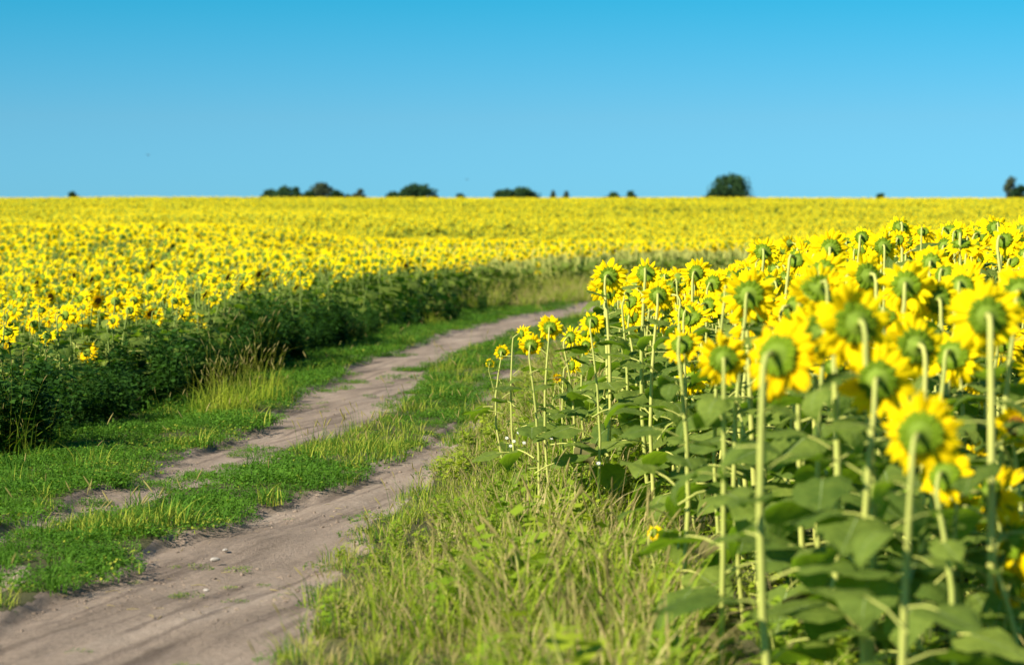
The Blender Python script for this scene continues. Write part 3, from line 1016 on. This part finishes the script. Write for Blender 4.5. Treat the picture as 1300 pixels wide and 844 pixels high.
# right of the tracks, the grass strip's inner edge is low too
a4, b4 = strew(-3, 8, 7, 60, 26, ['VR', 'RT'], 16)
k4 = ~dirtness(a4, b4)
a4, b4 = a4[k4], b4[k4]
i4 = np.where(RNG.random(len(a4)) < .45, 4 + RNG.integers(0, 3, len(a4)), 9 + RNG.integers(0, 2, len(a4)))
s4 = uni(len(a4), .6, 1.1)
a8, b8 = a8[k8], b8[k8]; i8 = np.where(RNG.random(len(a8)) < .7, RNG.integers(0, 4, len(a8)), 4 + RNG.integers(0, 3, len(a8))); s8 = uni(len(a8), .35, .8) * np.where(b8 > 25, 1.3, 1)
A4 = np.concatenate([a, a2, a3, a4, a8]); B4 = np.concatenate([b, b2, b3, b4, b8])
I4 = np.concatenate([i1, i2, i3, i4, i8]); S4 = np.concatenate([s1, s2, s3, s4, s8])
n = len(A4)
print('verge tufts', n)
rr = np.zeros((n, 3)); rr[:, 2] = uni(n, 0, 6.28); rr[:, 0] = uni(n, -.12, .12)
zoff = -.015 - .03 * dirtness(A4, B4)
zg = ground_z(A4, B4) + (fbm(A4, B4, 2.4, 20) - .5) * .10
scatter('verge_grass', np.stack([A4, B4, zg + zoff], 1), rr, S4, I4, cg, 'low bright green grass and clover on the verge and between the wheel tracks')

# 2. tall yellow-green grass with seed heads on the right verge
tg = [grass_tuft(rw, 40, .13, .28, .0085, 1, .26, 1.1).mesh('tall_grass', ['grass_tall', 'grass_dry', 'seed_head']) for _ in range(4)] + \
     [grass_tuft(rw, 36, .13, .15, .0065, 1, .68, 1.2).mesh('dry_grass', ['grass_tall', 'grass_dry', 'seed_head']) for _ in range(4)] + \
     [weed_tuft(rw, .28, .14).mesh('low_weed', ['grass_tall', 'stem']) for _ in range(2)]
tg += [grass_tuft(rw, 16, .22, .85, .020, 2, .3, .22).mesh('tall_stalks', ['grass_yellow', 'grass_tall', 'seed_head']) for _ in range(2)]
ct = template_collection('tall_grasses', tg)
a, b = strew(-4, 8, 6, 62, 46, ['VR'], 16, .14)
u, v = uv_of(a, b)
# distance from the track edge in metres: short and dry by the track, tall by the field
edge = np.interp(b, [P(*q)[1] for q in RT_LOW[::-1][1:]], [P(*q)[0] for q in RT_LOW[::-1][1:]])
fe = np.clip((a - edge) / .9, 0, 1)
r_ = RNG.random(len(a))
idx = np.where(r_ < .15 + .6 * fe, RNG.integers(0, 4, len(a)), np.where(r_ < .86, 4 + RNG.integers(0, 4, len(a)), 8 + RNG.integers(0, 2, len(a))))
sc_ = (.30 + .72 * fe ** .7 + .35 * np.clip(fe * 3 - 2, 0, 1)) * uni(len(a), .65, 1.25) * (.55 + .9 * fbm(a, b, .9, 95))
# under the nearest sunflowers
a5, b5 = strew(.3, 5, 6, 16, 14, ['FR'], 9, .1)
i5 = np.where(RNG.random(len(a5)) < .5, RNG.integers(0, 4, len(a5)), 8 + RNG.integers(0, 2, len(a5)))
s5 = uni(len(a5), .5, 1.0)
# pale strip of grass at the foot of the far field
a6, b6 = strew(-4, 18, 48, 80, 34, ['VL'], None, .2, lambda x, y: (y > np.interp(x, [-4, -2.5, 2, 5, 20], [49, 52, 64, 69, 74])))
i6 = np.where(RNG.random(len(a6)) < .75, RNG.integers(4, 8, len(a6)), RNG.integers(0, 4, len(a6))); s6 = uni(len(a6), .9, 1.9)
a9 = RNG.uniform(-6, 19, 4200); e9 = np.interp(a9, [p[0] for p in _fl[5:]], [p[1] for p in _fl[5:]])
b9 = e9 + RNG.uniform(-4.5, .5, len(a9))
k9 = (b9 > 56)
a9, b9, e9 = a9[k9], b9[k9], e9[k9]
i9 = np.where(RNG.random(len(a9)) < .75, 10 + RNG.integers(0, 2, len(a9)), RNG.integers(0, 4, len(a9))); s9 = uni(len(a9), .6, 1.05) * np.clip(1 + (b9 - e9) * .13, .35, 1)
A5 = np.concatenate([a, a5, a6, a9]); B5 = np.concatenate([b, b5, b6, b9]); I5 = np.concatenate([idx, i5, i6, i9]); S5 = np.concatenate([sc_, s5, s6, s9])
n = len(A5)
print('tall tufts', n)
rr = np.zeros((n, 3)); rr[:, 2] = uni(n, 0, 6.28); rr[:, 0] = uni(n, -.15, .15)
scatter('tall_grass', np.stack([A5, B5, ground_z(A5, B5) + (fbm(A5, B5, 2.4, 20) - .5) * .10 - .01], 1), rr, S5, I5, ct,
        'tall yellow-green grass with brown seed heads on the right verge and far field edge')

# 3. dark tall weeds along the left field and below it
wt = [weed_tuft(rw, .72, .26).mesh('dark_weed', ['weed', 'weed']) for _ in range(5)] + \
     [grass_tuft(rw, 18, .17, .50, .009, 6, .25, 1.1).mesh('feathery_grass', ['grass_tall', 'grass_yellow', 'seed_head']) for _ in range(3)]
cw = template_collection('edge_weeds', wt)
G['WEED'] = to_ground([(-300, 610), (0, 580), (60, 566), (120, 546), (160, 532), (250, 506), (330, 475), (440, 442), (530, 419), (600, 402), (700, 386), (700, 379), (600, 388), (530, 402), (440, 424), (330, 452), (250, 480), (150, 506), (0, 536), (-300, 560)])
a, b = strew(-14, 4, 14, 66, 20, ['WEED'], 30, .12)
u, v = uv_of(a, b)
k = (u < 480) | (RNG.random(len(a)) < .15)
a, b, u, v = a[k], b[k], u[k], v[k]
r_ = RNG.random(len(a))
fea = (vnoise(a, b, 1.6, 70) > .72) | (u < 45) | ((np.abs(u - 300) < 30))
idx = np.where(fea & (r_ < .16), 5 + RNG.integers(0, 3, len(a)), RNG.integers(0, 5, len(a)))
sc_ = uni(len(a), .40, .95) * (.6 + .7 * vnoise(a, b, 1.5, 75)) * np.where(u < 430, 1.25, 1)
# feathery clumps standing out in front
a7, b7 = [], []
for (uu, vv, nn, sp) in ((5, 572, 14, .22), (292, 522, 12, .14), (325, 508, 12, .16), (262, 524, 4, .1), (520, 412, 8, .7)):
    gx_, gy_ = P(uu, vv)
    a7 += list(gx_ + RNG.normal(0, sp, nn)); b7 += list(gy_ + RNG.normal(0, sp * 1.6, nn))
a7, b7 = np.array(a7), np.array(b7)
i7 = 5 + RNG.integers(0, 3, len(a7)); s7 = uni(len(a7), .3, .95)
A6 = np.concatenate([a, a7]); B6 = np.concatenate([b, b7]); I6 = np.concatenate([idx, i7]); S6 = np.concatenate([sc_, s7])
n = len(A6)
print('weeds', n)
rr = np.zeros((n, 3)); rr[:, 2] = uni(n, 0, 6.28); rr[:, 0] = uni(n, -.1, .1)
scatter('edge_weeds', np.stack([A6, B6, ground_z(A6, B6) - .02], 1), rr, S6, I6, cw,
        'dark leafy weeds and feathery grass along the edge of the left-hand field')

# 4. clods and grit lying on the tracks, straw bits
def pebble_mb(rng):
    mb = MB(); n = 6
    ph = rng.uniform(0, 6)
    prof = [(1.0, -.3), (1.05, .1), (.7, .5), (.25, .65)]
    vs = []
    for r, z in prof:
        for k in range(n):
            q = r * (1 + .3 * math.sin(k * 2.1 + ph) + rng.uniform(-.12, .12))
            vs.append((q * math.cos(k * 6.283 / n), .8 * q * math.sin(k * 6.283 / n), z + rng.uniform(-.1, .1)))
    fs = [(i * n + k, i * n + (k + 1) % n, (i + 1) * n + (k + 1) % n, (i + 1) * n + k) for i in range(3) for k in range(n)] + [tuple(range(3 * n, 4 * n))]
    mb.add(vs, fs); return mb
def straw_mb(rng):
    mb = MB(); mb.tube([(-3, 0, .2), (0, rng.uniform(-.6, .6), .5), (3, 0, .3)], [.18, .2, .12], 3, 0, False); return mb
gp = [pebble_mb(rw).mesh('clod', ['dirt'], False) for _ in range(4)] + [straw_mb(rw).mesh('straw', ['grass_dry']) for _ in range(2)]
cp = template_collection('track_grit', gp)
a, b = strew(-8, 3, 8, 32, 170, ['LT', 'RT'], 11, .1)
k = dirtness(a, b) & (fbm(a, b, .7, 99) > .45)
a, b = a[k], b[k]
n = len(a); rr = np.zeros((n, 3)); rr[:, 2] = uni(n, 0, 6.28)
_xi = np.clip(np.searchsorted(xs, a), 1, len(xs) - 1); _yi = np.clip(np.searchsorted(ys, b), 1, len(ys) - 1)
scatter('track_gravel', np.stack([a, b, Z[_yi, _xi] + .001], 1), rr, .003 + .010 * RNG.random(n) ** 4, np.where(RNG.random(n) < .8, RNG.integers(0, 4, n), RNG.integers(4, 6, n)), cp, 'small clods, grit and bits of straw strewn on the dirt wheel tracks')

# ------------------------------------------------------------------ little things
rz = random.Random(31)
def wildflower(x, y, h, label):
    r = link('wildflower', None); r.location = (x, y, gz(x, y)); r.empty_display_size = .05
    tag(r, label, 'wildflower', 'small white wildflowers in the right verge')
    mb = MB(); mb.tube([(0, 0, 0), (.01, 0, h * .6), (.015, .0, h)], [.0015, .0012, .001], 4)
    link('stem', mb.mesh('stem', ['grass_tall']), r)
    mb = MB()
    for k in range(7):
        a = k * 6.283 / 7
        ca, sa = math.cos(a), math.sin(a)
        mb.add([(0, 0, 0), (ca * .006 - sa * .003, sa * .006 + ca * .003, .002), (ca * .012, sa * .012, .001), (ca * .006 + sa * .003, sa * .006 - ca * .003, .002)], [(0, 1, 2, 3)])
    q = Matrix.Translation((.015, 0, h)) @ Matrix.Rotation(R(50), 4, 'X')
    hd = link('petals', mb.mesh('petals', ['white']), r, q)
    mb = MB(); mb.lathe([(.0035, .001), (.003, .003), (.0005, .004)], 7)
    link('flower_center', mb.mesh('flower_center', ['petal']), r, q)
for (uu, vv) in ((640, 556), (649, 560), (655, 549), (662, 562), (645, 566), (668, 553), (694, 551), (697, 556), (756, 588)):
    x_, y_, z_ = at_depth(uu, vv, 13.6 if uu < 740 else 12.0)
    wildflower(x_, y_, max(.12, z_ - gz(x_, y_)), 'tiny white wildflower in the grass below the little sunflowers by the track')
def stone(x, y, s, label):
    import bmesh
    bm = bmesh.new(); bmesh.ops.create_icosphere(bm, subdivisions=2, radius=s)
    for vtx in bm.verts:
        n_v = 1 + .35 * (math.sin(vtx.co.x / s * 2.1 + x * 9) * math.cos(vtx.co.y / s * 1.7 + y * 5)) * .6 + rz.uniform(-.07, .07)
        vtx.co = Vector((vtx.co.x * 1.25, vtx.co.y, vtx.co.z * .6)) * n_v
    me = bpy.data.meshes.new('stone'); bm.to_mesh(me); bm.free(); me.materials.append(M['stone'])
    o = link('stone', me); o.location = (x, y, gz(x, y) - .03 + s * .2); o.rotation_euler = (0, 0, rz.uniform(0, 6))
    tag(o, label, 'stone', 'stones on the dirt track')
for (uu, vv, s, lab) in ((274, 703, .020, 'small pale stone in the right wheel track below the centre grass'), (286, 691, .014, 'tiny stone just beyond the pale one in the right wheel track'), (497, 752, .028, 'pale stone at the foot of the grass right of the track'),
                         (285, 607, .016, 'small stone at the edge of the left wheel track'), (262, 741, .012, 'tiny pebble low in the right wheel track')):
    x_, y_ = P(uu, vv)
    stone(x_, y_, s, lab)

def bird(u, v, d, span, label):
    x_, y_, z_ = at_depth(u, v, d)
    mb = MB()
    mb.tube([(0, -span * .3, 0), (0, -span * .15, 0), (0, .02 * span, 0), (0, span * .2, .0), (0, span * .28, .01)], [span * .015, span * .05, span * .07, span * .05, span * .01], 8)
    for s in (-1, 1):
        mb.strip([[(s * span * .03, span * .10, .02 * span), (s * span * .03, -span * .08, .02 * span)], [(s * span * .25, span * .10, .12 * span), (s * span * .25, -span * .06, .11 * span)], [(s * span * .5, -span * .03, .04 * span), (s * span * .5, -span * .06, .04 * span)]])
    o = link('bird', mb.mesh('bird', ['bird'])); o.location = (x_, y_, z_); o.rotation_euler = (0.1, 0, .8)
    tag(o, label, 'bird')
bird(188, 197, 120, .32, 'tiny dark bird flying in the sky at upper left')
bird(593, 228, 150, .32, 'tiny dark bird just above the horizon left of the middle bush')

# ------------------------------------------------------------------ trees beyond the crest
def tree(u, vtop, wpx, label, d=430, mat='tree_leaf', narrow=False, shape=1.0, vb=262):
    x_, _, zt = at_depth(u, vtop, d)
    _, _, zb = at_depth(u, vb, d)
    z0 = float(ground_z(x_, d))
    W = wpx / F * d * 1.42
    zt += 2.0 / F * d
    Ht = zt - z0
    rr_ = random.Random(int(u * 7))
    root = link('tree', None); root.location = (x_, d, z0); root.empty_display_size = 1
    tag(root, label, 'tree', 'trees on the skyline beyond the field')
    mb = MB()
    tr = max(.12, .02 * Ht)
    mb.tube([(0, 0, -.3), (.1, 0, Ht * .3), (-.1, .1, Ht * .6), (0, 0, Ht * .85)], [tr * 1.3, tr, tr * .7, tr * .25], 8)
    for k in range(6):
        a = k * 1.05 + rr_.random(); hb = Ht * (.3 + .08 * k)
        mb.tube([(0, 0, hb), (math.cos(a) * W * .15, math.sin(a) * W * .15, hb + Ht * .12), (math.cos(a) * W * .33, math.sin(a) * W * .33, hb + Ht * .2)], [tr * .5, tr * .35, tr * .1], 5)
    link('trunk', mb.mesh('trunk', ['bark']), root)
    mb = MB()
    # leaf clumps filling an uneven volume
    ncl = max(24, int(W * 9))
    base = max(Ht * .2, zb - z0 - 1.0)
    n_leaf = int(6500 * min(1.2, max(.35, W / 8)))
    cl = []
    for k in range(ncl):
        a = rr_.uniform(0, 6.28); t = rr_.random()
        prof = math.sqrt(max(.02, 1 - (t * 1.0) ** 2.4)) if not narrow else (1 - t) ** .7
        rad = W / 2 * prof * math.sqrt(rr_.random()) * .9
        z = base + (Ht - base) * t * .93
        cr = (W * .13 + .25) * rr_.uniform(.6, 1.2)
        cl.append((Vector((math.cos(a) * rad, math.sin(a) * rad, z)), cr))
    for k in range(n_leaf):
        c, cr = cl[k % ncl]
        v_ = Vector((rr_.gauss(0, 1), rr_.gauss(0, 1), rr_.gauss(0, 1))).normalized() * cr * rr_.uniform(.5, 1.05)
        p = c + Vector((v_.x, v_.y, v_.z * .8))
        l = rr_.uniform(.14, .30)
        d1 = Vector((rr_.gauss(0, 1), rr_.gauss(0, 1), rr_.gauss(0, 1))).normalized() * l
        d2 = d1.cross(Vector((rr_.gauss(0, 1), rr_.gauss(0, 1), rr_.gauss(0, 1)))).normalized() * l * .6
        mb.add([p - d1, p + d2, p + d1, p - d2], [(0, 1, 2, 3)])
    link('crown', mb.mesh('crown', [mat]), root)
TREES = [
 (92, 247, 12, 'far low bush tip on the skyline, leftmost of all', 430, 'tree_leaf', False),
 (343, 244, 24, 'dark bushy tree starting the left clump on the skyline', 430, 'tree_leaf', False),
 (362, 241, 26, 'dark spreading tree second from the left of the skyline clump', 440, 'tree_leaf', False),
 (376, 240, 12, 'narrow dark tree between the spreading one and the round olive one', 425, 'tree_leaf', True),
 (408, 236, 28, 'round olive green tree, tallest of the left skyline clump', 450, 'tree_far', False),
 (427, 245, 18, 'low dark tree against the right side of the olive one', 430, 'tree_leaf', False),
 (443, 247, 12, 'low shrub ending a gap right of the olive tree', 430, 'tree_leaf', False),
 (456, 242, 16, 'small grey-green tree at the right end of the left clump', 450, 'tree_far', False),
 (499, 247, 22, 'low dark tree spreading left of the solitary domed tree', 440, 'tree_leaf', False),
 (530, 234, 38, 'domed dark tree standing left of the skyline middle', 430, 'tree_leaf', False),
 (586, 249, 16, 'barely visible bush tip between the domed tree and the flat hedge', 430, 'tree_leaf', False),
 (641, 244, 30, 'left half of the flat-topped dark thicket at the skyline middle', 430, 'tree_leaf', False),
 (662, 241.5, 34, 'right half of the flat-topped dark thicket at the skyline middle', 435, 'tree_leaf', False),
 (702, 243, 6, 'thin pale spire-like tree right of the flat-topped thicket', 520, 'tree_far', True),
 (719, 245, 10, 'faint small pointed tree beside the spire-like one', 520, 'tree_far', True),
 (778, 248, 24, 'very low dark bush right of the two faint pointed trees', 430, 'tree_leaf', False),
 (800, 246, 18, 'low dark bush merging with the very low one', 430, 'tree_leaf', False),
 (928, 225.5, 52, 'largest round dark tree on the skyline at right', 430, 'tree_leaf', False),
 (908, 242, 18, 'low bush tucked under the left side of the largest tree', 425, 'tree_leaf', False),
 (1119, 247, 12, 'small pointed bush tip on the skyline at right', 440, 'tree_leaf', False),
 (1284, 226, 17, 'tall slim grey-green tree near the right end of the skyline', 470, 'tree_far', False),
 (352, 245, 22, 'low dark bush filling the gap inside the left skyline clump', 428, 'tree_leaf', False),
 (391, 246, 22, 'low dark bush just left of the round olive tree', 428, 'tree_leaf', False),
 (514, 243, 20, 'dark bush on the left shoulder of the domed tree', 428, 'tree_leaf', False),
 (1296, 238, 20, 'dark tree cut by the right end of the skyline', 440, 'tree_leaf', False),
]
for t_ in TREES:
    tree(*t_)
